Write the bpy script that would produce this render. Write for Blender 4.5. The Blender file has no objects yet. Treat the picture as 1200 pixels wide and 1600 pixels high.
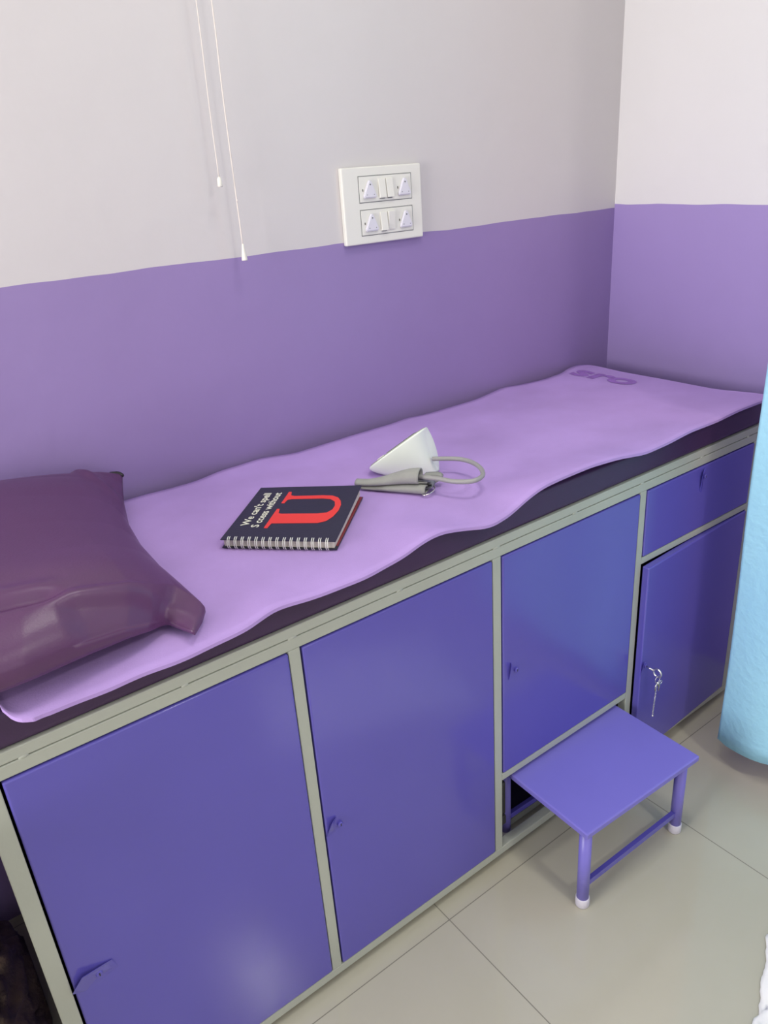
import bpy, bmesh, math, random
from mathutils import Vector, Matrix, noise
random.seed(7)
C = bpy.context.scene.collection
sc = bpy.context.scene
PI = math.pi

# ------------------------------------------------------------------ camera
YAW, PITCH, ROLL, F = 0.61439, -0.41795, -0.07363, 1196.6
CAM = Vector((-1.96705, -1.51562, 1.46897))
cy, sy, cp, sp = math.cos(YAW), math.sin(YAW), math.cos(PITCH), math.sin(PITCH)
fwd = Vector((sy*cp, cy*cp, sp)); rgt = Vector((cy, -sy, 0)); upv = rgt.cross(fwd)
c_, s_ = math.cos(ROLL), math.sin(ROLL)
R_, U_ = rgt*c_ + upv*s_, upv*c_ - rgt*s_
cd = bpy.data.cameras.new('camera'); cam = bpy.data.objects.new('camera', cd); C.objects.link(cam)
cam.matrix_world = Matrix(((R_.x, U_.x, -fwd.x, CAM.x), (R_.y, U_.y, -fwd.y, CAM.y), (R_.z, U_.z, -fwd.z, CAM.z), (0, 0, 0, 1)))
cd.sensor_fit = 'HORIZONTAL'; cd.sensor_width = 36; cd.lens = 36*F/1200; cd.clip_start = 0.02
sc.camera = cam

# ------------------------------------------------------------------ world, light, exposure
w = bpy.data.worlds.new('world'); sc.world = w; w.use_nodes = True
w.node_tree.nodes['Background'].inputs[0].default_value = (0.75, 0.82, 1, 1)
w.node_tree.nodes['Background'].inputs[1].default_value = 0.3
sc.view_settings.view_transform = 'Standard'; sc.view_settings.look = 'None'
sc.view_settings.gamma = 1; sc.view_settings.use_curve_mapping = False
sc.view_settings.exposure = 0.0
def area(name, loc, size, power, col, rot=(0, 0, 0), sy=None):
    l = bpy.data.lights.new(name, 'AREA'); l.energy = power; l.color = col; l.size = size
    if sy: l.shape = 'RECTANGLE'; l.size_y = sy
    o = bpy.data.objects.new(name, l); C.objects.link(o); o.location = loc; o.rotation_euler = rot
    return o
area('ceiling_lamp_light', (-1.10, -0.85, 2.70), 0.38, 8.8, (1.0, 0.97, 0.90))
area('ceiling_lamp_light', (-1.00, -2.60, 2.70), 0.22, 17, (1.0, 0.97, 0.90))
area('left_side_light', (-3.95, -0.75, 1.35), 1.2, 66, (1.0, 0.98, 0.96), (0, -PI/2, 0), 1.0)  # broad light from the left; its source is unseen, no doorway built
area('front_fill_light', (-1.9, -3.3, 1.1), 1.8, 5, (0.92, 0.96, 1.0), (PI/2, 0, 0), 1.2)  # soft fill added from the front, no window known there

# ------------------------------------------------------------------ materials
def nt(name):
    m = bpy.data.materials.new(name); m.use_nodes = True
    return m, m.node_tree, m.node_tree.nodes['Principled BSDF']
def mat(name, col, rough=0.5, metal=0.0, coat=0.0, var=0.0, vscale=6.0, bump=0.0, bscale=40.0, spec=0.5, detail=3.0):
    m, t, b = nt(name)
    b.inputs['Base Color'].default_value = (*col, 1); b.inputs['Roughness'].default_value = rough
    b.inputs['Metallic'].default_value = metal; b.inputs['Coat Weight'].default_value = coat
    b.inputs['Specular IOR Level'].default_value = spec
    tc = t.nodes.new('ShaderNodeTexCoord')
    if var:
        n = t.nodes.new('ShaderNodeTexNoise'); n.inputs['Scale'].default_value = vscale; n.inputs['Detail'].default_value = detail
        t.links.new(tc.outputs['Object'], n.inputs['Vector'])
        r = t.nodes.new('ShaderNodeValToRGB')
        r.color_ramp.elements[0].position = 0.3; r.color_ramp.elements[1].position = 0.7
        r.color_ramp.elements[0].color = (*[c*(1-var) for c in col], 1)
        r.color_ramp.elements[1].color = (*[min(1, c*(1+var)) for c in col], 1)
        t.links.new(n.outputs['Fac'], r.inputs['Fac']); t.links.new(r.outputs['Color'], b.inputs['Base Color'])
    if bump:
        n = t.nodes.new('ShaderNodeTexNoise'); n.inputs['Scale'].default_value = bscale; n.inputs['Detail'].default_value = detail
        t.links.new(tc.outputs['Object'], n.inputs['Vector'])
        bp = t.nodes.new('ShaderNodeBump'); bp.inputs['Strength'].default_value = bump; bp.inputs['Distance'].default_value = 0.01
        t.links.new(n.outputs['Fac'], bp.inputs['Height']); t.links.new(bp.outputs['Normal'], b.inputs['Normal'])
    return m

def wall_mat(name, upper, lower, z0, axis, slope):
    m, t, b = nt(name); N = t.nodes.new; L = t.links.new
    b.inputs['Roughness'].default_value = 0.42
    tc = N('ShaderNodeTexCoord'); sx = N('ShaderNodeSeparateXYZ'); L(tc.outputs['Object'], sx.inputs[0])
    n = N('ShaderNodeTexNoise'); n.inputs['Scale'].default_value = 5; n.inputs['Detail'].default_value = 2; L(tc.outputs['Object'], n.inputs['Vector'])
    a = N('ShaderNodeMath'); a.operation = 'MULTIPLY_ADD'; L(n.outputs['Fac'], a.inputs[0]); a.inputs[1].default_value = 0.011; a.inputs[2].default_value = z0-0.0055
    s = N('ShaderNodeMath'); s.operation = 'MULTIPLY_ADD'; L(sx.outputs[axis], s.inputs[0]); s.inputs[1].default_value = slope; L(a.outputs[0], s.inputs[2])
    g = N('ShaderNodeMath'); g.operation = 'GREATER_THAN'; L(sx.outputs['Z'], g.inputs[0]); L(s.outputs[0], g.inputs[1])
    n2 = N('ShaderNodeTexNoise'); n2.inputs['Scale'].default_value = 1.6; n2.inputs['Detail'].default_value = 4; L(tc.outputs['Object'], n2.inputs['Vector'])
    def ramp(c, v):
        r = N('ShaderNodeValToRGB'); r.color_ramp.elements[0].position = .3; r.color_ramp.elements[1].position = .7
        r.color_ramp.elements[0].color = (*[x*(1-v) for x in c], 1); r.color_ramp.elements[1].color = (*[x*(1+v) for x in c], 1)
        L(n2.outputs['Fac'], r.inputs['Fac']); return r
    ru, rl = ramp(upper, .02), ramp(lower, .05)
    mx = N('ShaderNodeMix'); mx.data_type = 'RGBA'; L(g.outputs[0], mx.inputs['Factor'])
    L(rl.outputs['Color'], mx.inputs['A']); L(ru.outputs['Color'], mx.inputs['B']); L(mx.outputs['Result'], b.inputs['Base Color'])
    n3 = N('ShaderNodeTexNoise'); n3.inputs['Scale'].default_value = 14; n3.inputs['Detail'].default_value = 6; L(tc.outputs['Object'], n3.inputs['Vector'])
    bp = N('ShaderNodeBump'); bp.inputs['Strength'].default_value = .12; bp.inputs['Distance'].default_value = .01
    L(n3.outputs['Fac'], bp.inputs['Height']); L(bp.outputs['Normal'], b.inputs['Normal'])
    return m
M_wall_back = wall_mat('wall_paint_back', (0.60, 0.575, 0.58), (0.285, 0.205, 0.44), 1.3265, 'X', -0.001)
M_wall_end_lit = wall_mat('wall_paint_end_lit', (0.74, 0.725, 0.725), (0.355, 0.265, 0.555), 1.337, 'Y', 0.017)  # end-wall copy of the back wall paint, brighter light put into the colour
M_plain = mat('wall_paint_plain', (0.78, 0.74, 0.74), 0.6)
M_ceil = mat('ceiling_paint', (0.85, 0.85, 0.84), 0.7)

def floor_mat():
    m, t, b = nt('vitrified_floor_tiles'); N = t.nodes.new; L = t.links.new
    tc = N('ShaderNodeTexCoord'); sx = N('ShaderNodeSeparateXYZ'); L(tc.outputs['Object'], sx.inputs[0])
    def joint(axis, off):
        a = N('ShaderNodeMath'); a.operation = 'ADD'; a.inputs[1].default_value = off; L(sx.outputs[axis], a.inputs[0])
        p = N('ShaderNodeMath'); p.operation = 'PINGPONG'; p.inputs[1].default_value = 0.3; L(a.outputs[0], p.inputs[0])
        l = N('ShaderNodeMath'); l.operation = 'LESS_THAN'; l.inputs[1].default_value = 0.0011; L(p.outputs[0], l.inputs[0]); return l
    jx, jy = joint('X', 1.2486), joint('Y', 0.6278)
    mx = N('ShaderNodeMath'); mx.operation = 'MAXIMUM'; L(jx.outputs[0], mx.inputs[0]); L(jy.outputs[0], mx.inputs[1])
    n = N('ShaderNodeTexNoise'); n.inputs['Scale'].default_value = 2.2; n.inputs['Detail'].default_value = 5; L(tc.outputs['Object'], n.inputs['Vector'])
    r = N('ShaderNodeValToRGB'); r.color_ramp.elements[0].position = .3; r.color_ramp.elements[1].position = .7
    r.color_ramp.elements[0].color = (0.44, 0.42, 0.325, 1); r.color_ramp.elements[1].color = (0.50, 0.48, 0.39, 1)
    L(n.outputs['Fac'], r.inputs['Fac'])
    c = N('ShaderNodeMix'); c.data_type = 'RGBA'; L(mx.outputs[0], c.inputs['Factor']); L(r.outputs['Color'], c.inputs['A'])
    c.inputs['B'].default_value = (0.20, 0.19, 0.15, 1); L(c.outputs['Result'], b.inputs['Base Color'])
    rr = N('ShaderNodeMix'); rr.data_type = 'FLOAT'; L(mx.outputs[0], rr.inputs['Factor']); rr.inputs['A'].default_value = .10; rr.inputs['B'].default_value = .7
    L(rr.outputs['Result'], b.inputs['Roughness'])
    return m
M_floor = floor_mat()

M_frame = mat('grey_frame_enamel', (0.435, 0.465, 0.395), 0.38, var=.05, vscale=5, bump=.05, bscale=60)
PURPLE = (0.112, 0.095, 0.45)
M_door = mat('violet_enamel_sheet', PURPLE, 0.18, var=.03, vscale=3, bump=.10, bscale=5, detail=2.0, spec=.6)
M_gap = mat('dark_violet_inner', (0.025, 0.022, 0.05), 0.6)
M_stool = mat('violet_stool_enamel', (0.20, 0.175, 0.60), 0.35, var=.02, bump=.05, bscale=8)
M_cap = mat('white_rubber_cap', (0.66, 0.64, 0.72), 0.45)
M_mattress = mat('plum_leatherette', (0.046, 0.018, 0.068), 0.45, var=.06, vscale=8, bump=.05, bscale=300)
M_pillow = mat('plum_pillow_leatherette', (0.098, 0.035, 0.108), 0.36, var=.05, vscale=5, bump=.045, bscale=350)
M_pillow_in = mat('dark_zip', (0.01, 0.008, 0.012), 0.5)
M_chrome = mat('worn_chrome', (0.75, 0.73, 0.72), 0.22, 1.0)
M_white = mat('cream_white_plastic', (0.76, 0.755, 0.70), 0.35, coat=.1)
M_socket = mat('cool_white_plastic', (0.70, 0.69, 0.76), 0.35)
M_line = mat('grey_seam', (0.12, 0.13, 0.14), 0.5)
M_hole = mat('dark_hole', (0.02, 0.02, 0.02), 0.6)
M_cord = mat('white_cord', (0.72, 0.66, 0.62), 0.7)
M_tassel = mat('ivory_tassel', (0.80, 0.78, 0.70), 0.4)
M_cuff = mat('grey_cuff_nylon', (0.33, 0.34, 0.31), 0.75, var=.06, vscale=30, bump=.3, bscale=900)
M_cuff_in = mat('dark_cuff_lining', (0.17, 0.18, 0.21), 0.8)
M_tube = mat('grey_rubber_tube', (0.30, 0.30, 0.29), 0.45)
M_dev = mat('white_monitor_shell', (0.80, 0.87, 0.77), 0.3, coat=.15)
M_screen = mat('grey_lcd', (0.12, 0.14, 0.12), 0.15)
M_cover = mat('navy_book_cover', (0.016, 0.018, 0.034), 0.42, bump=.03, bscale=200)
M_red = mat('red_print', (0.78, 0.045, 0.03), 0.45)
M_print = mat('cream_print', (0.75, 0.76, 0.62), 0.5)
M_page = mat('cream_paper', (0.80, 0.77, 0.66), 0.8, bump=.6, bscale=900)
M_cover_red = mat('dark_red_cover_lining', (0.25, 0.03, 0.04), 0.6)
M_wire = mat('white_coated_wire', (0.72, 0.74, 0.68), 0.3)
M_sheeting = mat('plain_white_film', (0.97, 0.97, 0.95), 0.4)
M_clothheap = mat('brown_patterned_cloth', (0.075, 0.05, 0.03), 0.9, var=.5, vscale=26, bump=.4, bscale=120)
M_wood = mat('brown_wood', (0.16, 0.09, 0.05), 0.5, var=.2, vscale=7)
M_lampfix = mat('white_lamp_housing', (0.85, 0.85, 0.85), 0.4)

def mat_mat():
    m = mat('lilac_foam', (0.44, 0.295, 0.645), 0.78, var=.09, vscale=6, bump=.08, bscale=400, detail=6.0)
    return m
M_mat = mat_mat()
M_logo = mat('darker_violet_print', (0.30, 0.15, 0.50), 0.7, var=.1, vscale=40)

def curtain_mat():
    m, t, b = nt('sky_blue_curtain_cloth'); N = t.nodes.new; L = t.links.new
    tc = N('ShaderNodeTexCoord'); n = N('ShaderNodeTexNoise'); n.inputs['Scale'].default_value = 9; n.inputs['Detail'].default_value = 4
    mp = N('ShaderNodeMapping'); mp.inputs['Scale'].default_value = (1, 1, .5); L(tc.outputs['Object'], mp.inputs['Vector']); L(mp.outputs[0], n.inputs['Vector'])
    r = N('ShaderNodeValToRGB'); r.color_ramp.elements[0].position = .3; r.color_ramp.elements[1].position = .7
    r.color_ramp.elements[0].color = (.39, .76, .98, 1); r.color_ramp.elements[1].color = (.43, .81, 1.0, 1)
    L(n.outputs['Fac'], r.inputs['Fac']); L(r.outputs['Color'], b.inputs['Base Color']); b.inputs['Roughness'].default_value = .85
    tr = N('ShaderNodeBsdfTranslucent'); L(r.outputs['Color'], tr.inputs['Color'])
    ms = N('ShaderNodeMixShader'); ms.inputs[0].default_value = .12
    out = t.nodes['Material Output']; L(b.outputs[0], ms.inputs[1]); L(tr.outputs[0], ms.inputs[2]); L(ms.outputs[0], out.inputs['Surface'])
    wv = N('ShaderNodeTexNoise'); wv.inputs['Scale'].default_value = 60; L(tc.outputs['Object'], wv.inputs['Vector'])
    bp = N('ShaderNodeBump'); bp.inputs['Strength'].default_value = .25; bp.inputs['Distance'].default_value = .01
    L(wv.outputs['Fac'], bp.inputs['Height']); L(bp.outputs['Normal'], b.inputs['Normal'])
    return m
M_curtain = curtain_mat()

# ------------------------------------------------------------------ helpers
def link(name, bm, m, parent=None, smooth=False, recalc=True):
    me = bpy.data.meshes.new(name)
    if recalc: bmesh.ops.recalc_face_normals(bm, faces=bm.faces)
    bm.to_mesh(me); bm.free()
    ms = m if isinstance(m, (list, tuple)) else [m]
    for x in ms: me.materials.append(x)
    for p in me.polygons: p.use_smooth = bool(smooth)
    o = bpy.data.objects.new(name, me); C.objects.link(o)
    if parent: o.parent = parent; o.matrix_parent_inverse = Matrix.Translation(-Vector(parent.location)) if parent.type == 'EMPTY' and parent.parent is None else Matrix()
    return o
def thing(name, label, cat, loc=(0, 0, 0), group=None):
    o = bpy.data.objects.new(name, None); C.objects.link(o); o.location = loc; o.empty_display_size = .05
    o['label'] = label; o['category'] = cat
    if group: o['group'] = group
    return o
def tag(o, label, cat, group=None):
    o['label'] = label; o['category'] = cat
    if group: o['group'] = group
    return o
def struct(name, bm, m):
    o = link(name, bm, m); o['kind'] = 'structure'; return o
def box(bm, x0, x1, y0, y1, z0, z1, bev=0.0, seg=2, mi=0):
    g = bmesh.ops.create_cube(bm, size=1)['verts']
    for v in g: v.co = Vector((x0+(v.co.x+.5)*(x1-x0), y0+(v.co.y+.5)*(y1-y0), z0+(v.co.z+.5)*(z1-z0)))
    fs = set(f for v in g for f in v.link_faces)
    for f in fs: f.material_index = mi
    if bev:
        es = list(set(e for f in fs for e in f.edges))
        bmesh.ops.bevel(bm, geom=es, offset=bev, segments=seg, affect='EDGES', profile=.6)
def B(*a, **k):
    bm = bmesh.new(); box(bm, *a, **k); return bm
def tube(bm, pts, r, n=10, caps=True, closed=False):
    pts = [Vector(p) for p in pts]; k = len(pts); rs = r if isinstance(r, (list, tuple)) else [r]*k
    rings = []; prev = None
    for i, p in enumerate(pts):
        a = pts[(i-1) % k] if (closed or i > 0) else p; b = pts[(i+1) % k] if (closed or i < k-1) else p
        t = (b-a).normalized()
        if prev is None:
            q = Vector((0, 0, 1)) if abs(t.z) < .9 else Vector((1, 0, 0)); u = t.cross(q).normalized()
        else: u = (prev - t*prev.dot(t)).normalized()
        prev = u; v = t.cross(u)
        rings.append([bm.verts.new(p + (u*math.cos(2*PI*j/n)+v*math.sin(2*PI*j/n))*rs[i]) for j in range(n)])
    for i in range(k if closed else k-1):
        A, Bq = rings[i], rings[(i+1) % k]
        for j in range(n): bm.faces.new((A[j], A[(j+1) % n], Bq[(j+1) % n], Bq[j]))
    if caps and not closed: bm.faces.new(rings[0][::-1]); bm.faces.new(rings[-1])
def catmull(pts, n=8):
    P = [Vector(p) for p in pts]; out = []
    for i in range(len(P)-1):
        p0, p1, p2, p3 = P[max(i-1, 0)], P[i], P[i+1], P[min(i+2, len(P)-1)]
        for j in range(n):
            t = j/n
            out.append(.5*((2*p1)+(-p0+p2)*t+(2*p0-5*p1+4*p2-p3)*t*t+(-p0+3*p1-3*p2+p3)*t**3))
    return out+[P[-1]]
def interp(tab, x):
    if x <= tab[0][0]: return tab[0][1:]
    for a, b in zip(tab, tab[1:]):
        if x <= b[0]:
            t = (x-a[0])/(b[0]-a[0]) if b[0] > a[0] else 0
            return tuple(p+(q-p)*t for p, q in zip(a[1:], b[1:]))
    return tab[-1][1:]
def sstep(a, b, x):
    t = max(0, min(1, (x-a)/(b-a))); return t*t*(3-2*t)
def prism(bm, poly, frame, z0, z1):
    """poly: 2D outline, frame(a,b,h) -> world"""
    lo = [bm.verts.new(frame(a, b, z0)) for a, b in poly]; hi = [bm.verts.new(frame(a, b, z1)) for a, b in poly]
    n = len(poly)
    for i in range(n): bm.faces.new((lo[i], lo[(i+1) % n], hi[(i+1) % n], hi[i]))
    bm.faces.new(lo[::-1]); bm.faces.new(hi)
def text_mesh(name, s, size, m, parent, frame, bold=0.0, sx=1.0, h=0.0004):
    """frame: 4x4 matrix placing text plane"""
    cu = bpy.data.curves.new(name, 'FONT'); cu.body = s; cu.size = size; cu.offset = bold; cu.extrude = h
    cu.align_x = 'LEFT'; cu.resolution_u = 4
    tmp = bpy.data.objects.new(name+'_tmp', cu); C.objects.link(tmp)
    dg = bpy.context.evaluated_depsgraph_get(); me = bpy.data.meshes.new_from_object(tmp.evaluated_get(dg))
    bpy.data.objects.remove(tmp)
    me.transform(frame @ Matrix.Diagonal((sx, 1, 1, 1)))
    me.materials.clear(); me.materials.append(m); me.name = name
    o = bpy.data.objects.new(name, me); C.objects.link(o)
    if parent:
        o.parent = parent
        if parent.type == 'EMPTY': o.matrix_parent_inverse = Matrix.Translation(-Vector(parent.location))
    return o

# ------------------------------------------------------------------ room shell
XL, YF, ZC = -4.0, -3.4, 2.75
struct('floor', B(XL-.1, .1, YF-.1, .1, -.1, 0), M_floor)
struct('ceiling', B(XL-.1, .1, YF-.1, .1, ZC, ZC+.1), M_ceil)
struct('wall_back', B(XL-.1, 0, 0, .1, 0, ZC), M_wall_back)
struct('wall_right', B(0, .1, YF-.1, .1, 0, ZC), M_wall_end_lit)
struct('wall_left', B(XL-.1, XL, YF, 0, 0, ZC), M_plain)
struct('wall_front', B(XL-.1, 0, YF-.1, YF, 0, ZC), M_plain)

# ------------------------------------------------------------------ examination bed with cabinets
D = -0.59
bed = thing('examination_bed', 'long grey-framed examination bed with violet steel cupboard doors below the mattress', 'bed', (-1.06, -.3, 0))
XA, XB = -1.972, -0.140
YB = -0.03
ts = .022
def rail(*a, name='rail', m=M_frame, bev=.0018): return link(name, B(*a, bev=bev), m, bed, False)
# tube around the mattress tray, resting on the lower box
rail(XA, XB, D, D+ts, .8120, .8300); rail(XA, XB, YB-ts, YB, .8120, .8300)
rail(XA, XA+ts, D+ts, YB-ts, .8120, .8300); rail(XB-ts, XB, D+ts, YB-ts, .8120, .8300)
rail(XA, XB, D, D+ts, .7900, .8105); rail(XA, XB, YB-ts, YB, .7900, .8105)
rail(XA, XB, D, D+ts, .0200, .0400)
rail(XA, XB, YB-ts, YB, .0200, .0400)
for x in (XA, XB-ts):
    rail(x, x+ts, D+ts, YB-ts, .7900, .8105); rail(x, x+ts, D+ts, YB-ts, .02, .04)
posts = [(-1.972, -1.9465), (-1.5175, -1.4965), (-1.073, -1.0515), (-.6245, -.6035), (-.1645, -.140)]
for a, b in posts:
    link('post', B(a, b, D, D+ts, .0400, .7900, bev=.0018), M_frame, bed)
    bm = bmesh.new(); box(bm, a, b, YB-ts, YB, .04, .79); link('post', bm, M_frame, bed)
    xm = (a+b)/2
    bm = bmesh.new(); box(bm, xm-.010, xm+.010, D+.004, D+.09, .0195, .0215); box(bm, xm-.014, xm+.014, D+.06, D+.085, 0, .02, bev=.003); link('foot', bm, M_hole, bed)
    bm = bmesh.new(); box(bm, xm-.014, xm+.014, YB-.03, YB-.004, 0, .02, bev=.003); link('foot', bm, M_hole, bed)
rail(-1.0515, -.6245, D, D+ts, .2370, .2545)        # under third door
rail(-.6035, -.1645, D, D+ts, .6045, .6215)         # between drawer and fourth door
# weld beads between the two top tubes
for x, wd in ((-1.910, .007), (-1.687, .006), (-1.507, .0085), (-1.293, .007), (-1.062, .010), (-.841, .008), (-.6215, .0065), (-.3965, .0065), (-.2, .005)):
    bm = bmesh.new(); g = bmesh.ops.create_uvsphere(bm, u_segments=12, v_segments=8, radius=1)['verts']
    for v in g: v.co = Vector((x+v.co.x*wd, D+.0012+v.co.y*.0022, .8112+v.co.z*.0032))
    link('weld_bead', bm, M_frame, bed, True)
# sheet panels
link('side_panel', B(XA+.004, XA+.006, D+ts, YB-ts, .04, .79), M_door, bed)
link('side_panel', B(XB-.006, XB-.004, D+ts, YB-ts, .04, .79), M_door, bed)
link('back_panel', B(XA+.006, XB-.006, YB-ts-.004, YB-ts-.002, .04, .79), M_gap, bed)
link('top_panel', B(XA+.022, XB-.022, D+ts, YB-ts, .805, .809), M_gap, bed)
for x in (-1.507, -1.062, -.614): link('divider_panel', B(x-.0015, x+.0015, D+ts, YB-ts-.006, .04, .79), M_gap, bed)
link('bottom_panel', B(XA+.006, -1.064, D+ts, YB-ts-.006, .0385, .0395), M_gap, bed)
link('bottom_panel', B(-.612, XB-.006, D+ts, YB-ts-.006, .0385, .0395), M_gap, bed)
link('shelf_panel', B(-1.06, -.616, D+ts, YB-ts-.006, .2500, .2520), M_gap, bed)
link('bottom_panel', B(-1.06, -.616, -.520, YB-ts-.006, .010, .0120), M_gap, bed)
link('floor_angle', B(-1.06, -.616, -.534, -.520, 0.006, .0230), M_frame, bed)
# dark hinge pieces inside the stool bay
bm = bmesh.new(); box(bm, -1.0515, -1.036, D+.003, D+.03, .100, .126, bev=.004); box(bm, -1.050, -1.030, D+.01, D+.05, .118, .215, bev=.006)
link('bay_hinge', bm, M_hole, bed)

def door(x0, x1, z0, z1, yf, yr, name='door', th=.018):
    """sheet-metal door with rolled edges; yf / yr = front y at left / right edge"""
    bm = bmesh.new(); box(bm, x0, x1, -th, 0, z0, z1, bev=.0035, seg=3)
    for v in bm.verts:
        t = (v.co.x-x0)/(x1-x0); v.co.y = (yf+(yr-yf)*t) + (v.co.y+th)
    o = link(name, bm, M_door, bed, False); o['label'] = 'glossy violet steel '+name
    for p in o.data.polygons: p.use_smooth = p.area < .002
    return o
def lock(parent, x, z, yf, ox=0.0, flap=None, cyl=.0055):
    """bent-up sheet tab beside a small painted lock barrel"""
    if flap:
        bm = bmesh.new()
        P = [Vector((x+a, yf-h, z+b)) for a, b, h in flap]
        n = len(P); f = [bm.verts.new(p) for p in P]; k = [bm.verts.new(p+Vector((.0002, .0012, -.0002))) for p in P]
        bm.faces.new(f); bm.faces.new(k[::-1])
        for i in range(n): bm.faces.new((f[i], k[i], k[(i+1) % n], f[(i+1) % n]))
        q = link('lock_tab', bm, M_door, parent); q.matrix_parent_inverse = Matrix()
    bm = bmesh.new(); tube(bm, [(x+ox, yf+.002, z), (x+ox, yf-.004, z), (x+ox, yf-.0055, z)], [cyl, cyl, cyl*.8], 18)
    k = link('lock', bm, M_door, parent); k.matrix_parent_inverse = Matrix()
    bm = bmesh.new(); box(bm, x+ox-.0009, x+ox+.0009, yf-.0058, yf-.005, z-.003, z+.003)
    s = link('keyhole', bm, M_hole, parent); s.matrix_parent_inverse = Matrix()
# first two tall doors, third shorter, drawer and fourth door
G = .0035
d1 = door(-1.9465+G, -1.5175-.001, .0415, .7900-G, D-.001, D-.001)
lock(d1, -1.917, .392, D-.001, .012, [(-.030, -.008, .004), (-.026, .002, .008), (-.012, .019, .010), (.034, .010, .0015), (.040, -.012, 0), (-.012, -.020, .001)])
d2 = door(-1.4965+G, -1.0735-.001, .0415, .7900-G, D-.001, D-.001)
lock(d2, -1.470, .394, D-.001, .006, [(-.025, -.014, .001), (-.014, .020, .009), (.000, .022, .003), (-.006, -.012, 0)])
d3 = door(-1.0515+G, -.6245-.001, .2560, .7900-G, D-.001, D-.001)
lock(d3, -1.020, .513, D-.001, .008, [(-.0135, -.016, .002), (-.012, .022, .009), (-.006, .023, .001), (-.009, -.014, 0)])
dr = door(-.6035+G, -.1645-.001, .6230, .7900-G, D-.0015, D-.001, 'drawer')
lock(dr, -.388, .760, D-.0015, .006, [(-.014, .012, .009), (.008, .024, .004), (.004, .020, 0), (-.008, -.036, .006), (-.006, -.036, 0)])
d4 = door(-.6035+.001, -.1645-.001, .0425, .6045-G, D-.021, D-.002)
Y4 = D-.021
lock(d4, -.5935, .327, Y4+.0012, .0075, [(-.008, -.022, .001), (-.009, .014, .010), (.004, .014, .004), (-.003, -.020, 0)])

# key bunch hanging from the fourth door's lock
KX, KZ = -.586, .327
keys = thing('key_bunch', 'small chrome key bunch with dangling chain hanging from the open fourth door lock', 'keys', (KX, Y4, KZ))
def circ(cx, cy_, cz, r, ax, n=20, a0=0, a1=2*PI):
    out = []
    for i in range(n):
        a = a0+(a1-a0)*i/n
        if ax == 'y': out.append((cx+r*math.cos(a), cy_, cz+r*math.sin(a)))
        else: out.append((cx, cy_+r*math.cos(a), cz+r*math.sin(a)))
    return out
bm = bmesh.new(); tube(bm, [(KX, Y4-.003, KZ), (KX+.002, Y4-.022, KZ-.003)], .0022, 8)
tube(bm, circ(KX+.004, Y4-.032, KZ-.006, .0105, 'x'), .0026, 8, closed=True); link('key', bm, M_chrome, keys, True)
rx, ry, rz = KX+.005, Y4-.034, KZ-.020
bm = bmesh.new(); tube(bm, circ(rx, ry, rz-.004, .0095, 'y'), .0009, 6, closed=True); link('key_ring', bm, M_chrome, keys, True)
bm = bmesh.new(); tube(bm, [(rx+.001, ry, rz-.012), (rx+.004, ry-.001, rz-.024)], .0028, 8)
tube(bm, circ(rx+.014, ry, rz-.019, .0048, 'y'), .0011, 6, closed=True)
tube(bm, [(rx+.002, ry, rz-.014), (rx-.006, ry, rz-.020), (rx-.007, ry, rz-.034)], .0016, 6)
tube(bm, [(rx+.003, ry, rz-.016), (rx+.009, ry, rz-.026), (rx+.007, ry, rz-.041)], [.0022, .0024, .0015], 6)
link('clasp', bm, M_chrome, keys, True)
bm = bmesh.new(); z = rz-.022
for i in range(19):
    x = rx-.002-.0003*i
    tube(bm, [(p[0], p[1], p[2]) for p in circ(x, ry, z, .0019, 'x' if i % 2 else 'y', 8)], .0006, 5, closed=True)
    z -= .0046
g = bmesh.ops.create_uvsphere(bm, u_segments=10, v_segments=8, radius=.0026)['verts']
for v in g: v.co += Vector((x, ry, z))
link('chain', bm, M_chrome, keys, True)

# ------------------------------------------------------------------ mattress
bm = bmesh.new(); box(bm, XA+.002, XB-.002, D+.002, YB+.005, .8300, .8885, bev=.012, seg=4)
bmesh.ops.subdivide_edges(bm, edges=[e for e in bm.edges if abs(e.verts[0].co.x-e.verts[1].co.x) > .5], cuts=40)
for v in bm.verts:
    if v.co.y < D+.02 and v.co.z > .835:
        v.co.y += .0035*noise.noise(Vector((v.co.x*4, 0, v.co.z*10)))
mt = link('mattress', bm, M_mattress, None, True); tag(mt, 'thin dark plum leatherette mattress on the bed frame, under the lilac mat', 'mattress')
for p in mt.data.polygons: p.use_smooth = True

# ------------------------------------------------------------------ exercise mat
FR = [(-1.917,-.590,.897),(-1.9155,-.606,.896),(-1.912,-.618,.895),(-1.905,-.629,.893),(-1.891,-.6365,.891),(-1.866,-.637,.8905),(-1.839,-.636,.8905),(-1.811,-.636,.888),(-1.783,-.636,.888),(-1.756,-.634,.889),(-1.728,-.635,.887),(-1.694,-.635,.885),(-1.650,-.633,.887),(-1.610,-.634,.889),(-1.581,-.632,.892),(-1.562,-.629,.898),(-1.541,-.627,.899),(-1.508,-.629,.896),(-1.475,-.630,.893),(-1.433,-.630,.892),(-1.386,-.632,.892),(-1.349,-.628,.894),(-1.305,-.628,.899),(-1.268,-.626,.909),(-1.226,-.624,.912),(-1.176,-.622,.901),(-1.120,-.632,.890),(-1.088,-.630,.892),(-1.057,-.625,.894),(-1.021,-.624,.908),(-.973,-.622,.919),(-.911,-.621,.921),(-.833,-.620,.921),(-.749,-.619,.914),(-.659,-.618,.900),(-.580,-.617,.901),(-.498,-.616,.907),(-.393,-.615,.905),(-.3,-.614,.909),(-.195,-.613,.907),(-.137,-.612,.903)]
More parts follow.
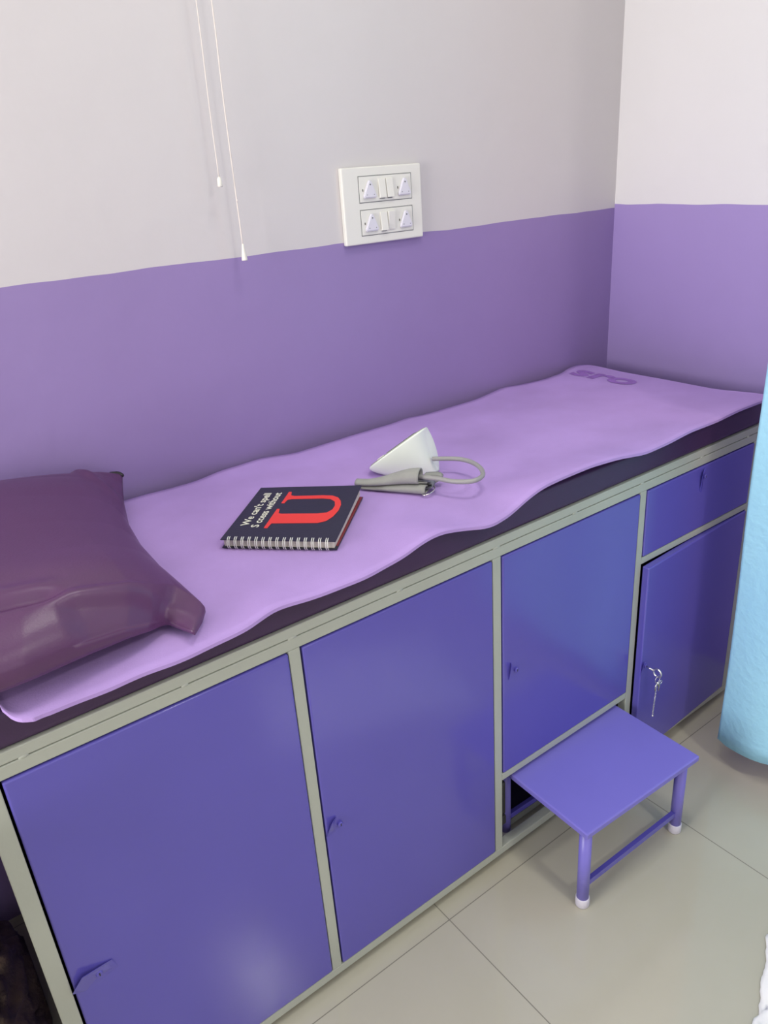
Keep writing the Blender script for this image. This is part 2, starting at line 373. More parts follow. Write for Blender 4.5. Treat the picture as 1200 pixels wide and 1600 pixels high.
BK = [(-1.917,-.045,.894),(-1.552,-.030,.894),(-1.520,-.030,.894),(-1.464,-.037,.894),(-1.404,-.038,.894),(-1.341,-.019,.894),(-1.292,-.019,.894),(-1.238,-.013,.894),(-1.170,-.045,.894),(-1.093,-.042,.894),(-1.008,-.039,.894),(-.951,-.038,.894),(-.876,-.038,.894),(-.823,-.029,.894),(-.779,-.043,.894),(-.677,-.043,.894),(-.598,-.042,.894),(-.466,-.014,.895),(-.415,-.030,.894),(-.335,-.042,.894),(-.249,-.034,.894),(-.205,-.018,.896),(-.180,-.016,.898),(-.137,-.020,.898)]
MX0, MX1 = -1.917, -.136
def smooth_tab(tab, x, w=.012):
    if x < -1.88: w = .002
    a = [interp(tab, x+d*w) for d in (-1.5, -.75, 0, .75, 1.5)]
    return tuple(sum(q[i] for q in a)/5 for i in range(len(a[0])))
def mat_pt(x, v):
    yf, zf = smooth_tab(FR, x); yb, zb = smooth_tab(BK, x)
    def rnd(dx, r): return r-math.sqrt(max(0, r*r-(r-dx)**2)) if dx < r else 0
    yb -= rnd(MX1-x, .035); yf += rnd(MX1-x, .016); yb -= rnd(x-MX0, .03)
    y = yb+(yf-yb)*v
    base = .8945+.0012*noise.noise(Vector((x*5, y*5, 2)))
    dfr, dbk = (y-yf), (yb-y)
    kf, kb = 1-sstep(0, .16 if zf > base else .045, dfr), 1-sstep(0, .12, dbk)
    z = base+(zf-base)*kf+(zb-base)*kb
    z += .004*sstep(.45, 0, MX1-x)*(v*(1-v)*4)*0
    return Vector((x, y, z))
bm = bmesh.new(); NX, NV = 190, 34
xs = [MX0+(MX1-MX0)*(i/NX) for i in range(NX+1)]
for q_ in (.0006, .0015, .003, .005, .0075, .011, .015, .020, .026): xs += [MX0+q_, MX1-q_]
xs = sorted(xs); NX = len(xs)-1
top = [[bm.verts.new(mat_pt(x, j/NV)) for j in range(NV+1)] for x in xs]
bot = [[bm.verts.new(v.co-Vector((0, 0, .0055))) for v in row] for row in top]
for i in range(NX):
    for j in range(NV):
        bm.faces.new((top[i][j], top[i][j+1], top[i+1][j+1], top[i+1][j])); bm.faces.new((bot[i][j], bot[i+1][j], bot[i+1][j+1], bot[i][j+1]))
    for j in (0, NV): bm.faces.new((top[i][j], top[i+1][j], bot[i+1][j], bot[i][j]))
for i in (0, NX):
    for j in range(NV): bm.faces.new((top[i][j], top[i][j+1], bot[i][j+1], bot[i][j]))
ymat = link('yoga_mat', bm, M_mat, None, True)
tag(ymat, 'long wavy-edged lilac foam mat laid over the dark plum mattress', 'mat')
for p in ymat.data.polygons:
    if abs(p.normal.z) < .35 and p.area < 2e-4: p.use_smooth = False
# printed letters at the far corner: reading direction -y, tops toward +x
fr = Matrix(((0, 1, 0, -.245), (-1, 0, 0, -.055), (0, 0, 1, .8985), (0, 0, 0, 1)))
lg_ = text_mesh('printed_logo', 'sro', .110, M_logo, ymat, fr, bold=.004, sx=1.45, h=0.0)
def mat_z(x, y):
    yf, yb = mat_pt(x, 1).y, mat_pt(x, 0).y
    return mat_pt(x, (y-yb)/(yf-yb)).z
for v in lg_.data.vertices: v.co.z = mat_z(v.co.x, v.co.y)+.0008

# ------------------------------------------------------------------ pillow
PR = [(0.0,-1.555,.957),(.04,-1.566,.928),(.12,-1.583,.905),(.3,-1.612,.902),(.5,-1.628,.903),(.7,-1.634,.907),(.85,-1.633,.914),(.93,-1.633,.920),(.965,-1.648,.916),(1.0,-1.669,.911)]
PF = [(0.0,-.632,.964),(.37,-.629,.964),(.46,-.628,.965),(.634,-.616,.965),(.785,-.604,.958),(.87,-.592,.940),(.92,-.578,.925),(.95,-.574,.917),(.975,-.596,.912),(1.0,-.622,.910)]
PB = [(0.0,-.035,.960),(.3,-.035,.975),(.6,-.035,.972),(.8,-.035,.968),(.92,-.035,.965),(1.0,-.035,.952)]
PXL = -2.06
def pil(u, v, side):
    xr, zr = interp(PR, v); yf, zf = interp(PF, u); yb, zb = interp(PB, u)
    x = PXL+(xr-PXL)*u; y = yb+(yf-yb)*v
    # boundary height blended from the three visible edges
    wl = 1-u; eb, ef, er = (1-v)**3, v**3, u**3
    ze = (.905*(.12)+zb*eb*2+zf*ef*2+zr*er*2)/(.12+2*eb+2*ef+2*er)
    prof = (1-abs(2*u-1)**3.2)*(1-abs(2*v-1)**3.4)
    if side > 0:
        z = ze+(.092-.020*v)*max(0, prof)**.55
        # crease running from the front ear into the body
        d = (x+1.70)*.45+(y+.50)
        # sharp fold from the front ear: crest line, then a hollow dropping away in front of it
        yc = interp([(-1.87, -.585), (-1.80, -.577), (-1.741, -.576), (-1.711, -.572), (-1.685, -.574), (-1.655, -.59)], x)[0]
        win = sstep(-1.83, -1.795, x)*(1-sstep(-1.715, -1.675, x))
        z += .006*math.exp(-((y-yc-.004)/.010)**2)*sstep(-1.87, -1.80, x)*(1-sstep(-1.68, -1.65, x))
        z -= .012*sstep(0, .008, yc-y)*win
        # puckers beside the front ear
        z -= .009*math.exp(-((y+.560+.10*(x+1.85))/.009)**2)*sstep(-1.93, -1.88, x)*(1-sstep(-1.84, -1.80, x))
        z += .004*math.exp(-((y+.540+.10*(x+1.85))/.014)**2)*sstep(-1.95, -1.88, x)*(1-sstep(-1.84, -1.78, x))
        z += .008*math.exp(-((x+1.613+.35*(y+.12))/.014)**2)*sstep(-.20, -.12, y)
        z += .004*noise.noise(Vector((x*7, y*7, 1)))*prof
        z = max(z, ze+.001)
    else:
        z = ze-.006-(ze-.9045)*.85*max(0, prof)**.35 if prof > 0 else ze-.006
    return Vector((x, y, max(z, .8988)))
bm = bmesh.new(); n1, n2 = 150, 150
wv_ = lambda j: 1-(1-j/n2)**1.6
tp = [[bm.verts.new(pil(i/n1, wv_(j), 1)) for j in range(n2+1)] for i in range(n1+1)]
bt = [[bm.verts.new(pil(i/n1, wv_(j), -1)) for j in range(n2+1)] for i in range(n1+1)]
for i in range(n1):
    for j in range(n2):
        bm.faces.new((tp[i][j], tp[i][j+1], tp[i+1][j+1], tp[i+1][j])); bm.faces.new((bt[i][j], bt[i+1][j], bt[i+1][j+1], bt[i][j+1]))
    for j in (0, n2): bm.faces.new((tp[i][j], tp[i+1][j], bt[i+1][j], bt[i][j]))
for i in (0, n1):
    for j in range(n2): bm.faces.new((tp[i][j], tp[i][j+1], bt[i][j+1], bt[i][j]))
pillow = link('pillow', bm, M_pillow, None, True); tag(pillow, 'creased plum leatherette pillow at the left end of the lilac mat', 'pillow')
bm = bmesh.new(); tube(bm, catmull([(-1.588, -.034, .951), (-1.578, -.031, .955), (-1.566, -.033, .955), (-1.555, -.042, .949)], 4), [.002,.003,.004,.005,.005,.0055,.005,.0045,.005,.0055,.005,.004,.002], 8)
link('zip_end', bm, M_pillow_in, pillow, True)

# ------------------------------------------------------------------ notebook
O0 = Vector((-1.513, -.3835, .897)); S = Vector((.685, -.729, 0)).normalized(); T = Vector((.729, .685, 0)).normalized()
nb = thing('spiral_notebook', 'dark spiral-bound notebook with a big red letter U lying on the lilac mat', 'notebook', tuple(O0))
LS, LT = .203, .222
def NF(lift=0.0):
    def f(a, b, h):
        # cover springs open slightly toward the free far-right corner
        return O0+S*a+T*b+Vector((0, 0, h+lift*(max(0, b)/LT)**1.5*(.35+.65*a/LS)))
    return f
def slab(a0, a1, b0, b1, h0, h1, f, n=8):
    bm = bmesh.new(); lo = []; hi = []
    for i in range(n+1):
        for j in range(n+1):
            a, b = a0+(a1-a0)*i/n, b0+(b1-b0)*j/n
            lo.append(bm.verts.new(f(a, b, h0))); hi.append(bm.verts.new(f(a, b, h1)))
    I = lambda i, j: i*(n+1)+j
    for i in range(n):
        for j in range(n):
            bm.faces.new((hi[I(i, j)], hi[I(i+1, j)], hi[I(i+1, j+1)], hi[I(i, j+1)])); bm.faces.new((lo[I(i, j)], lo[I(i, j+1)], lo[I(i+1, j+1)], lo[I(i+1, j)]))
        for j in (0, n): bm.faces.new((lo[I(i, j)], lo[I(i+1, j)], hi[I(i+1, j)], hi[I(i, j)])); bm.faces.new((lo[I(j, i)], lo[I(j, i+1)], hi[I(j, i+1)], hi[I(j, i)]))
    return bm
link('back_cover', slab(0, LS, 0, LT, 0, .0016, NF(0)), M_cover, nb)
link('cover_lining', slab(.001, LS-.001, .012, LT-.001, .0016, .0019, NF(0)), M_cover_red, nb)
link('page_block', slab(.003, LS-.005, .004, LT-.003, .0019, .0150, NF(.004)), M_page, nb)
FC = slab(-.001, LS-.001, -.001, LT, .0152, .0168, NF(.009), 12)
fc = link('front_cover', FC, M_cover, nb)
LF = NF(.009)
U = [(.308,.201),(.34,.197),(.350,.284),(.764,.298),(.830,.335),(.870,.410),(.894,.523),(.891,.628),(.870,.700),(.830,.765),(.764,.805),(.675,.812),(.398,.806),(.360,.820),(.343,.892),(.316,.894),(.313,.664),(.343,.662),(.352,.728),(.390,.745),(.684,.750),(.763,.738),(.816,.690),(.838,.614),(.833,.541),(.797,.486),(.713,.467),(.378,.461),(.352,.471),(.335,.554),(.310,.554)]
bm = bmesh.new()
vs = [bm.verts.new(LF(a*(LS-.001), b*LT, .0169)) for a, b in U]; f0 = bm.faces.new(vs)
r = bmesh.ops.extrude_face_region(bm, geom=[f0]); 
for v in r['geom']:
    if isinstance(v, bmesh.types.BMVert): v.co.z += .0003
bmesh.ops.triangulate(bm, faces=bm.faces)
# the cover bends, so drape the letter on it
ul = link('letter_print', bm, M_red, fc); ul.matrix_parent_inverse = Matrix()
for s_txt, sa, b0, b1 in (("We can't spell", .148, .238, .872), ("S ccess without", .250, .212, .878)):
    cu = bpy.data.curves.new('t', 'FONT'); cu.body = s_txt; cu.size = .0215; cu.offset = .0004; cu.extrude = 0; cu.resolution_u = 3
    tmp = bpy.data.objects.new('t', cu); C.objects.link(tmp)
    me = bpy.data.meshes.new_from_object(tmp.evaluated_get(bpy.context.evaluated_depsgraph_get())); bpy.data.objects.remove(tmp)
    xs_ = [v.co.x for v in me.vertices]; x0, x1 = min(xs_), max(xs_)
    for v in me.vertices:
        b = (b0+(b1-b0)*(v.co.x-x0)/(x1-x0))*LT; a = sa*LS-v.co.y*.95
        v.co = LF(a, b, .01715)
    me.materials.clear(); me.materials.append(M_print)
    o = bpy.data.objects.new('text_print', me); C.objects.link(o); o.parent = fc
# wire binding: 15 double loops
for k in range(15):
    a = LS*(.065+.855*k/14)
    bm = bmesh.new()
    for da in (-.0016, .0016):
        pts = []
        for i in range(15):
            an = -.25*PI+1.5*PI*i/14
            # loop wraps round the spine edge from cover hole to back hole
            pts.append(O0+S*(a+da)+T*(.0015-.0095*math.sin(an*2/3+PI/6)+.004)+Vector((0, 0, .0085+.0105*math.cos(an*2/3+PI/6))))
        tube(bm, pts, .00085, 6)
    link('wire_loop', bm, M_wire, nb, True)

# ------------------------------------------------------------------ blood pressure monitor
A_ = Vector((.80, -.60, 0)); B_ = Vector((.60, .80, 0)); BO = Vector((-1.047, -.330, .8955))
bp_ = thing('blood_pressure_monitor', 'white wedge-shaped desktop blood pressure monitor standing on the lilac mat', 'medical device', tuple(BO))
def se(n, ra, rb, p=3.2):
    out = []
    for i in range(n):
        t = 2*PI*i/n; c, s = math.cos(t), math.sin(t)
        out.append((ra*abs(c)**(2/p)*(1 if c >= 0 else -1), rb*abs(s)**(2/p)*(1 if s >= 0 else -1)))
    return out
def loft(bm, rings, cap0=True, cap1=True):
    R = [[bm.verts.new(p) for p in r] for r in rings]; n = len(R[0])
    for a, b in zip(R, R[1:]):
        for j in range(n): bm.faces.new((a[j], a[(j+1) % n], b[(j+1) % n], b[j]))
    if cap0: bm.faces.new(R[0][::-1])
    if cap1: bm.faces.new(R[-1])
def bpring(t, grow=1.0, lift=0):
    # t=0 base, t=1 slanted rim ; local a (image right), b (away), c (up)
    b0 = [(-.006+p, q) for p, q in se(40, .060, .034)]
    r1 = [(p, q) for p, q in se(40, .073, .047, 2.9)]
    ca, cc = -.029, .049                      # rim centre
    da, dc = .83, .55                         # rim plane direction
    out = []
    e = t**2.1
    for (p, q), (m, n_) in zip(b0, r1):
        A0 = Vector((p, q, 0)); A1 = Vector((ca+(m*da+n_*.31*.55)*grow, n_*.95*grow, cc+(m*dc-n_*.31*.83)*grow))
        k = A0.lerp(A1, t)
        el = 1-(1-t)**1.9; wl = max(0, min(1, .5-A0.x/.05)); e = el*wl+e*(1-wl)
        k2 = Vector((A0.x+(A1.x-A0.x)*e, A0.y+(A1.y-A0.y)*e, k.z)); out.append(BO+A_*k2.x+B_*k2.y+Vector((0, 0, k2.z)))
    return out
bm = bmesh.new(); loft(bm, [bpring(0, 1)]+[bpring(t) for t in (.04, .1, .2, .32, .45, .58, .7, .82, .92, .97, 1.0)]+[[p+(A_*-.52*.002+B_*.31*.002+Vector((0, 0, .79*.002))) for p in bpring(1, .985)]])
link('shell', bm, M_dev, bp_, True)
fn = (A_*-.52+B_*.31+Vector((0, 0, .79)))
bm = bmesh.new(); loft(bm, [[p+fn*h for p in bpring(1, s)] for s, h in ((.93, .001), (.93, .0032), (.91, .0040))]); link('face_panel', bm, M_cuff, bp_)
def facept(m, n_, h): return BO+A_*(-.029+m*.83+n_*.17)+B_*n_*.95+Vector((0, 0, .049+m*.55-n_*.257))+fn*h
bm = bmesh.new(); prism(bm, [(-.02, -.033), (.05, -.033), (.05, .033), (-.02, .033)], facept, .0035, .0055); link('screen', bm, M_screen, bp_)
bm = bmesh.new(); tube(bm, [facept(-.042, 0, .0035), facept(-.042, 0, .0065)], .009, 20); link('button', bm, M_white, bp_)

# ------------------------------------------------------------------ cuff with tube and metal ring
L0 = Vector((-1.193, -.345, .8965)); L1 = Vector((-1.122, -.449, .8965))
AX = (L1-L0); LL = AX.length; AX.normalize(); PX = Vector((-AX.y, AX.x, 0))   # PX points away from the camera side
cuff = thing('pressure_cuff', 'folded grey fabric arm cuff with grey air tube lying before the white monitor', 'cuff', tuple(L0))
# folded cross-section (p = away, h = up), open S fold
prof = [(.006,.011),(-.004,.0165),(-.013,.0165),(-.0185,.0105),(-.0150,.0035),(-.004,.0020),(.014,.0020),(.026,.0050),(.029,.0135),(.020,.0195),(.002,.0210),(-.010,.0225),(-.0160,.028),(-.0155,.038),(-.007,.0465),(.006,.0480),(.015,.0430),(.018,.0350),(.014,.0280),(.006,.0275)]
prof = [(p.x, p.y) for p in catmull([(a, b, 0) for a, b in prof], 4)]
def cuff_pt(s, p, h, k):
    sc_ = .36+.60*sstep(0, .9, s)
    base = L0+AX*(LL*1.06*s)+PX*(.012+p*(.60+.40*s))
    return base+Vector((0, 0, max(.0003, h*sc_)))
bm = bmesh.new(); th = .0016; NS = 22; rows = []
for i in range(NS+1):
    s = i/NS; a = []
    for j, (p, h) in enumerate(prof):
        q0 = prof[max(j-1, 0)]; q1 = prof[min(j+1, len(prof)-1)]
        dx, dy = q1[0]-q0[0], q1[1]-q0[1]; l = math.hypot(dx, dy) or 1; nx, ny = -dy/l, dx/l
        a.append((bm.verts.new(cuff_pt(s-.10*(h > .0215), p+nx*th, h+ny*th, j)), bm.verts.new(cuff_pt(s-.10*(h > .0215), p-nx*th, h-ny*th, j))))
    rows.append(a)
np_ = len(prof)
for i in range(NS):
    for j in range(np_-1):
        for k in (0, 1): bm.faces.new((rows[i][j][k], rows[i][j+1][k], rows[i+1][j+1][k], rows[i+1][j][k]))
    for j in (0, np_-1): bm.faces.new((rows[i][j][0], rows[i][j][1], rows[i+1][j][1], rows[i+1][j][0]))
for i in (0, NS):
    for j in range(np_-1): bm.faces.new((rows[i][j][0], rows[i][j+1][0], rows[i][j+1][1], rows[i][j][1]))
link('cuff_wrap', bm, M_cuff, cuff, True)
# dark inner lining flap coming out of the end of the roll, and a second loop behind it
E0 = L0+AX*(LL*1.02)
def strip(pts, wdir, wlen, th_, m, name):
    bm = bmesh.new(); P = catmull(pts, 6); rows = []
    for i, p in enumerate(P):
        a = P[max(i-1, 0)]; b = P[min(i+1, len(P)-1)]; t = (b-a).normalized(); n = t.cross(wdir).normalized()*th_
        rows.append([bm.verts.new(p+n), bm.verts.new(p+n+wdir*wlen), bm.verts.new(p-n+wdir*wlen), bm.verts.new(p-n)])
    for a, b in zip(rows, rows[1:]):
        for j in range(4): bm.faces.new((a[j], a[(j+1) % 4], b[(j+1) % 4], b[j]))
    bm.faces.new(rows[0]); bm.faces.new(rows[-1][::-1])
    return link(name, bm, m, cuff, True)
z3 = Vector((0, 0, 1))
strip([E0+PX*.010-AX*.02+z3*.024, E0+PX*.012+AX*.002+z3*.023, E0+PX*.016+AX*.012+z3*.019, E0+PX*.010+AX*.014+z3*.011, E0+PX*.012-AX*.006+z3*.0065], PX, .018, .0012, M_cuff_in, 'lining_flap')
strip([E0+PX*.034-AX*.012+z3*.004, E0+PX*.040+AX*.010+z3*.010, E0+PX*.044+AX*.022+z3*.016, E0+PX*.044+AX*.014+z3*.022, E0+PX*.040-AX*.01+z3*.021], PX, .018, .0022, M_cuff, 'strap_loop')
bm = bmesh.new()
ringp = [E0+AX*(.006+.013*math.cos(t)*(1 if math.cos(t) > 0 else .6))+PX*(.010+.024*math.sin(t))+z3*(.0045+.002*math.cos(t)) for t in [2*PI*i/28 for i in range(28)]]
tube(bm, ringp, .0016, 8, closed=True); link('metal_ring', bm, M_chrome, cuff, True)
cab = catmull([(-1.128, -.412, .9260), (-1.116, -.430, .9265), (-1.100, -.472, .929), (-1.088, -.505, .929), (-1.066, -.532, .931), (-1.036, -.526, .931), (-1.010, -.495, .930), (-.996, -.455, .929), (-.999, -.420, .928), (-1.018, -.392, .927), (-1.032, -.375, .926)], 8)
bm = bmesh.new(); tube(bm, cab, .0046, 12); link('air_tube', bm, M_tube, cuff, True)
bm = bmesh.new()
for i in range(16):
    a = .30+.025*i; 
    if i in (4, 9): continue
    q = [cuff_pt(a, -.0175, .0085, 0), cuff_pt(a+.014, -.0175, .0085, 0), cuff_pt(a+.014, -.0175, .0065, 0), cuff_pt(a, -.0175, .0065, 0)]
# ------------------------------------------------------------------ step stool
st = thing('step_stool', 'small violet metal step stool pushed half under the bed, standing on the tiles', 'stool', (-.84, -.68, 0))
def sq(bm, P, z0, z1, bev):
    lo = [bm.verts.new((x, y, z0)) for x, y in P]; hi = [bm.verts.new((x, y, z1)) for x, y in P]
    fs = [bm.faces.new(lo[::-1]), bm.faces.new(hi)]+[bm.faces.new((lo[i], lo[(i+1) % 4], hi[(i+1) % 4], hi[i])) for i in range(4)]
    bmesh.ops.bevel(bm, geom=list(set(e for f in fs for e in f.edges)), offset=bev, segments=3, affect='EDGES', profile=.6)
bm = bmesh.new(); sq(bm, [(-1.023, -.800), (-.659, -.816), (-.650, -.535), (-1.014, -.525)], .2120, .2270, .004)
t_ = link('top', bm, M_stool, st)
legs = [(-1.004, -.782), (-.684, -.790), (-.678, -.553), (-.998, -.545)]
for lx, ly in legs:
    bm = bmesh.new(); tube(bm, [(lx, ly, .012), (lx, ly, .2125)], .0130, 20); lg = link('leg', bm, M_stool, st, True)
    for p in lg.data.polygons: p.use_smooth = len(p.vertices) == 4
    bm = bmesh.new(); tube(bm, [(lx, ly, 0), (lx, ly, .002), (lx, ly, .022), (lx, ly, .024)], [.0135, .0150, .0150, .0135], 20); q = link('foot_cap', bm, M_cap, lg, True); q['label'] = 'white rubber foot cap'
    q.matrix_parent_inverse = Matrix()
for a, b in ((0, 1), (1, 2), (2, 3), (3, 0)):
    (x0, y0), (x1, y1) = legs[a], legs[b]
    if a in (1, 3): continue
    d = Vector((x1-x0, y1-y0, 0)); d.normalize(); n = Vector((-d.y, d.x, 0))*.0022
    bm = bmesh.new(); p0, p1 = Vector((x0, y0, 0))+d*.010, Vector((x1, y1, 0))-d*.010
    zc = .058
    vs = []
    for p in (p0, p1):
        vs.append([bm.verts.new(p+n*s*2.2+Vector((0, 0, zc+h))) for s, h in ((-1, -.007), (1, -.007), (1, .007), (-1, .007))])
    for j in range(4): bm.faces.new((vs[0][j], vs[0][(j+1) % 4], vs[1][(j+1) % 4], vs[1][j]))
    bm.faces.new(vs[0]); bm.faces.new(vs[1][::-1])
    link('stretcher', bm, M_door, st)

# ------------------------------------------------------------------ switch plate
sw = thing('switch_board', 'white electrical switch board with four sockets on the wall above the bed', 'switch board', (-.843, 0, 1.40))
bm = bmesh.new(); box(bm, -.9545, -.7315, -.0125, 0, 1.3195, 1.4805, bev=.004, seg=3); link('cover_plate', bm, M_white, sw)
for zb in (1.4065, 1.3370):
    zt = zb+.0555; x0, x1 = -.9115, -.7620
    bm = bmesh.new()
    for a in ((x0, x1, zt-.0012, zt), (x0, x1, zb, zb+.0012), (x0, x0+.0012, zb, zt), (x1-.0012, x1, zb, zt)):
        box(bm, a[0], a[1], -.0131, -.0120, a[2], a[3])
    link('module_seam', bm, M_line, sw)
    bm = bmesh.new(); box(bm, x0+.0015, x1-.0015, -.0140, -.012, zb+.0015, zt-.0015, bev=.0006); link('module_plate', bm, M_white, sw)
    zc = (zb+zt)/2
    for sx0 in (-.8835, -.7850):
        tri = [(-.0175, -.019), (.0165, -.019), (.0185, -.015), (.0050, .017), (.0, .0195), (-.0045, .017), (-.0195, -.015)]
        def fr_(a, b, h, sx0=sx0, zc=zc): return Vector((sx0+a*(1-h*8), -.0135-h, zc+b*(1-h*8)))
        bm = bmesh.new(); prism(bm, tri, fr_, 0, .0062)
        es_ = [e for e in bm.edges]; bmesh.ops.bevel(bm, geom=es_, offset=.0018, segments=3, affect='EDGES')
        so = link('socket', bm, M_socket, sw)
        bm = bmesh.new()
        for a, b, rr in ((0, .0095, .0017), (-.0095, -.0115, .0010), (.0095, -.0115, .0010)):
            tube(bm, [(sx0+a, -.0192, zc+b), (sx0+a, -.0200, zc+b)], rr, 10)
        q = link('pin_hole', bm, M_line, so); q.matrix_parent_inverse = Matrix()
        bm = bmesh.new(); box(bm, sx0-.0185, sx0-.0172, -.0152, -.0138, zc-.004, zc+.001); q = link('indicator', bm, M_hole, so); q.matrix_parent_inverse = Matrix()
    for k, rx_ in enumerate((-.8580, -.8365)):
        bm = bmesh.new(); box(bm, rx_, rx_+.0190, -.0185, -.0135, zc-.020, zc+.020, bev=.0012)
        tilt = -1 if (k == 1 and zb < 1.35) else 1
        for v in bm.verts:
            if v.co.y < -.016: v.co.y += tilt*.0022*(v.co.z-zc)/.02
        rk = link('rocker', bm, M_white, sw)
        if tilt > 0:
            bm = bmesh.new(); box(bm, rx_+.003, rx_+.016, -.0152, -.0136, zc-.0218, zc-.0204); q = link('rocker_gap', bm, M_line, rk); q.matrix_parent_inverse = Matrix()

# ------------------------------------------------------------------ blind cords, headrail
hr = bmesh.new(); box(hr, -1.9, -1.1, -.06, 0, 2.42, 2.47, bev=.004)
o = link('blind_headrail', hr, M_lampfix); tag(o, 'white blind headrail high on the back wall above the cords', 'blind')
for nm, lab, x, x2, zend, yy, r in (('pull_cord', 'thin white pull cord with short tassel, left and higher of the two', -1.2475, -1.2535, 1.462, -.036, .0011), ('pull_cord', 'white pull cord with cone tassel reaching down to the purple band', -1.2165, -1.2215, 1.322, -.034, .0014)):
    t_o = thing(nm, lab, 'cord', (x, yy, 2.42), 'blind pull cords')
    bm = bmesh.new(); pts = catmull([(x, yy, 2.42), (x-.001, yy, 2.0), (x+(x2-x)*.3, yy, 1.75), (x+(x2-x)*.7, yy+.002, 1.6), (x2, yy, zend+.018)], 6); tube(bm, pts, r, 6)
    if r > .0012:
        g = bmesh.ops.create_uvsphere(bm, u_segments=8, v_segments=6, radius=.0022)['verts']
        for v in g: v.co += Vector((x+(x2-x)*.85, yy, 1.435))
    link('cord', bm, M_cord, t_o, True)
    bm = bmesh.new(); 
    if r > .0012: tube(bm, [(x2, yy, zend+.032), (x2, yy, zend+.026), (x2, yy, zend+.002), (x2, yy, zend)], [.0018, .0026, .0062, .0058], 14)
    else: tube(bm, [(x2, yy, zend+.018), (x2, yy, zend+.014), (x2, yy, zend+.002), (x2, yy, zend)], [.0022, .0042, .0050, .0040], 14)
    link('tassel', bm, M_tassel, t_o, True)

# ------------------------------------------------------------------ curtain and its rail
cr = thing('curtain_rail', 'thin white rail carrying the sky-blue curtain', 'rail', (-.41, -1.7, 2.3))
bm = bmesh.new(); tube(bm, [(-.41, -3.4, 2.30), (-.41, 0, 2.30)], .011, 12); link('rod', bm, M_lampfix, cr, True)
cu_ = thing('curtain', 'sky-blue cloth curtain hanging at the right foot of the bed, hem above floor', 'curtain', (-.41, -1.1, 2.3))
bm = bmesh.new(); NU, NW = 120, 60; Y0, Y1 = -.719, -1.30
def cur(u, w):
    z = 2.285+( .070+.060*u-.006*sstep(0, .05, u)-2.285)*w
    s = u*(Y1-Y0); am = .006+.024*sstep(.18, .40, u)
    x = -.405+am*(1-.25*w)*math.sin(s*26+.6*math.sin(s*7))*(sstep(.10, .30, u))+.006*noise.noise(Vector((s*5, z*2.4, 0)))
    x -= .010*sstep(.7, 1, w)*math.sin(u*11)
    y = Y0+s+.006*noise.noise(Vector((z*2.2, s*3, 4)))*(1-sstep(0, .2, u)*.5)-.003*math.sin(w*9)
    return Vector((x, y, z))
g1 = [[bm.verts.new(cur(i/NU, j/NW)) for j in range(NW+1)] for i in range(NU+1)]
for i in range(NU):
    for j in range(NW): bm.faces.new((g1[i][j], g1[i+1][j], g1[i+1][j+1], g1[i][j+1]))
cl = link('cloth', bm, M_curtain, cu_, True)
md = cl.modifiers.new('thickness', 'SOLIDIFY'); md.thickness = .0014
bm = bmesh.new(); pts = [cur(i/NU, 1)+Vector((-.0010, 0, .020)) for i in range(NU+1)]
for k in range(8):
    y = Y0-.02-k*.076
    bm2 = bmesh.new(); tube(bm2, circ(-.41, y, 2.300, .0150, 'y', 18), .0018, 6, closed=True); link('ring', bm2, M_chrome, cu_, True)
bm.free()

# ------------------------------------------------------------------ cloth bundle on the floor left of the bed
bm = bmesh.new(); bmesh.ops.create_icosphere(bm, subdivisions=6, radius=1)
for v in bm.verts:
    p = v.co.copy(); r = 1+.22*noise.noise(p*1.6)+.10*abs(noise.noise(p*4.5))+.09*(1-abs(noise.noise(Vector((p.x*5, p.y*2.5, p.z*5))))*2)
    v.co = Vector((-2.14+p.x*.17*r, -.255+p.y*.19*r, .075+p.z*.10*r))
    v.co.z = max(v.co.z, .001)
    v.co.x = min(v.co.x, -1.985)
heap = link('cloth_bundle', bm, M_clothheap, None, True); tag(heap, 'crumpled brown patterned cloth heaped on the floor at the left end of the bed', 'cloth')
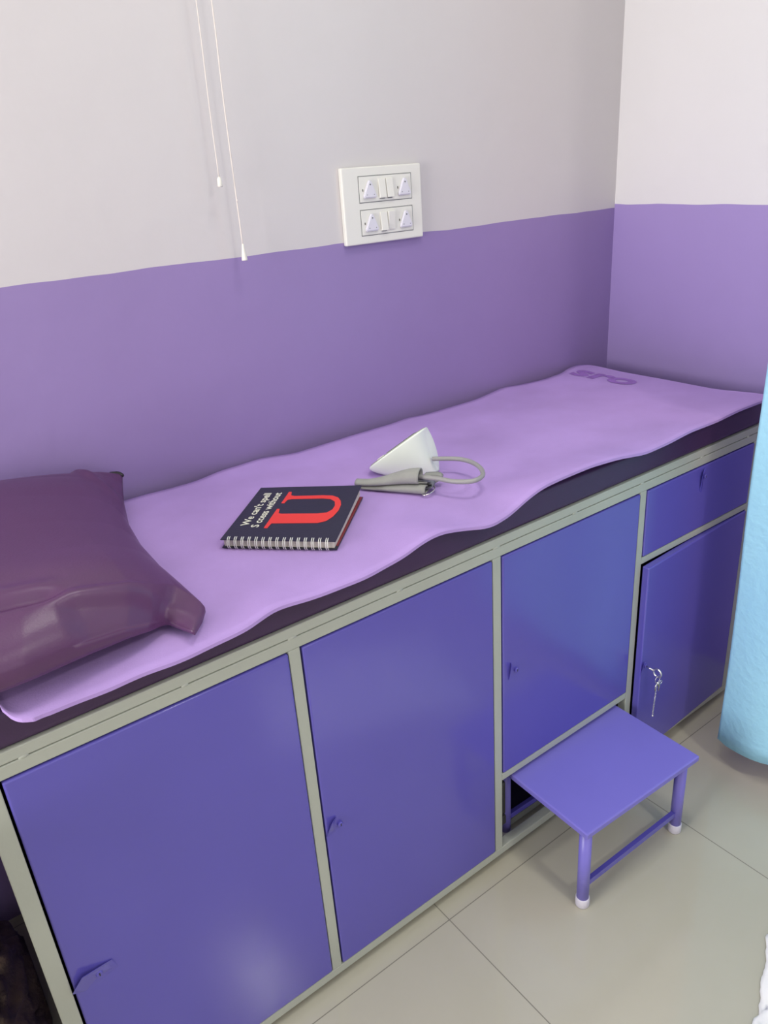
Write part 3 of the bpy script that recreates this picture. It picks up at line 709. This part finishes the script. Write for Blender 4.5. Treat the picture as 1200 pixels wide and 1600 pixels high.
# table added out of view so that its top shades the bundle
tb = thing('shade_table', 'unseen brown wooden table added left of the bed to shade the cloth', 'table', (-2.5, -.32, 0))
link('tabletop', B(-3.0, -2.03, -.66, -.01, .72, .75, bev=.003), M_wood, tb)
link('back_board', B(-2.95, -2.12, -.06, -.04, .25, .72), M_wood, tb)
for lx in (-2.97, -2.11):
    for ly in (-.63, -.08): link('leg', B(lx, lx+.045, ly, ly+.045, 0, .72), M_wood, tb)

# ------------------------------------------------------------------ low crumpled white sheeting at lower right
bm = bmesh.new(); NB = 70; P0 = Vector((-.70, -1.045, 0)); DA = Vector((-.187, -.070, 0)).normalized(); DB = Vector((.35, -.94, 0)).normalized()
def sheet_pt(i, j):
    a, b = i/NB, j/NB
    e = .012*noise.noise(Vector((a*9, b*9, 0)))+.006*noise.noise(Vector((a*30, b*30, 3)))
    p = P0+DA*(a*.62)+DB*(b*.40+e*(1-b))+DA*e
    edge = min(a, b, 1-a, 1-b)*4
    return p+Vector((0, 0, .004+min(1, edge)*(.022+.028*abs(noise.noise(Vector((a*5, b*5, 5))))+.012*abs(noise.noise(Vector((a*14, b*14, 8)))))))
tv = [[bm.verts.new(sheet_pt(i, j)) for j in range(NB+1)] for i in range(NB+1)]
bv = [[bm.verts.new(Vector((v.co.x, v.co.y, .0008))) for v in row] for row in tv]
for i in range(NB):
    for j in range(NB):
        bm.faces.new((tv[i][j], tv[i+1][j], tv[i+1][j+1], tv[i][j+1])); bm.faces.new((bv[i][j], bv[i][j+1], bv[i+1][j+1], bv[i+1][j]))
    for k in (0, NB): bm.faces.new((tv[i][k], tv[i+1][k], bv[i+1][k], bv[i][k])); bm.faces.new((tv[k][i], tv[k][i+1], bv[k][i+1], bv[k][i]))
sheeting = link('floor_sheeting', bm, M_sheeting, None, True); tag(sheeting, 'bright white crumpled bag flat on the floor at the lower right edge', 'sheeting')

# ------------------------------------------------------------------ lamp housings
for x, y in ((-1.10, -.80), (-.95, -2.60)):
    o = link('ceiling_lamp', B(x-.30, x+.30, y-.30, y+.30, 2.705, 2.75, bev=.004), M_lampfix)
    tag(o, 'square white ceiling lamp housing above the bed' if y > -1 else 'square white ceiling lamp housing behind the viewpoint', 'lamp')
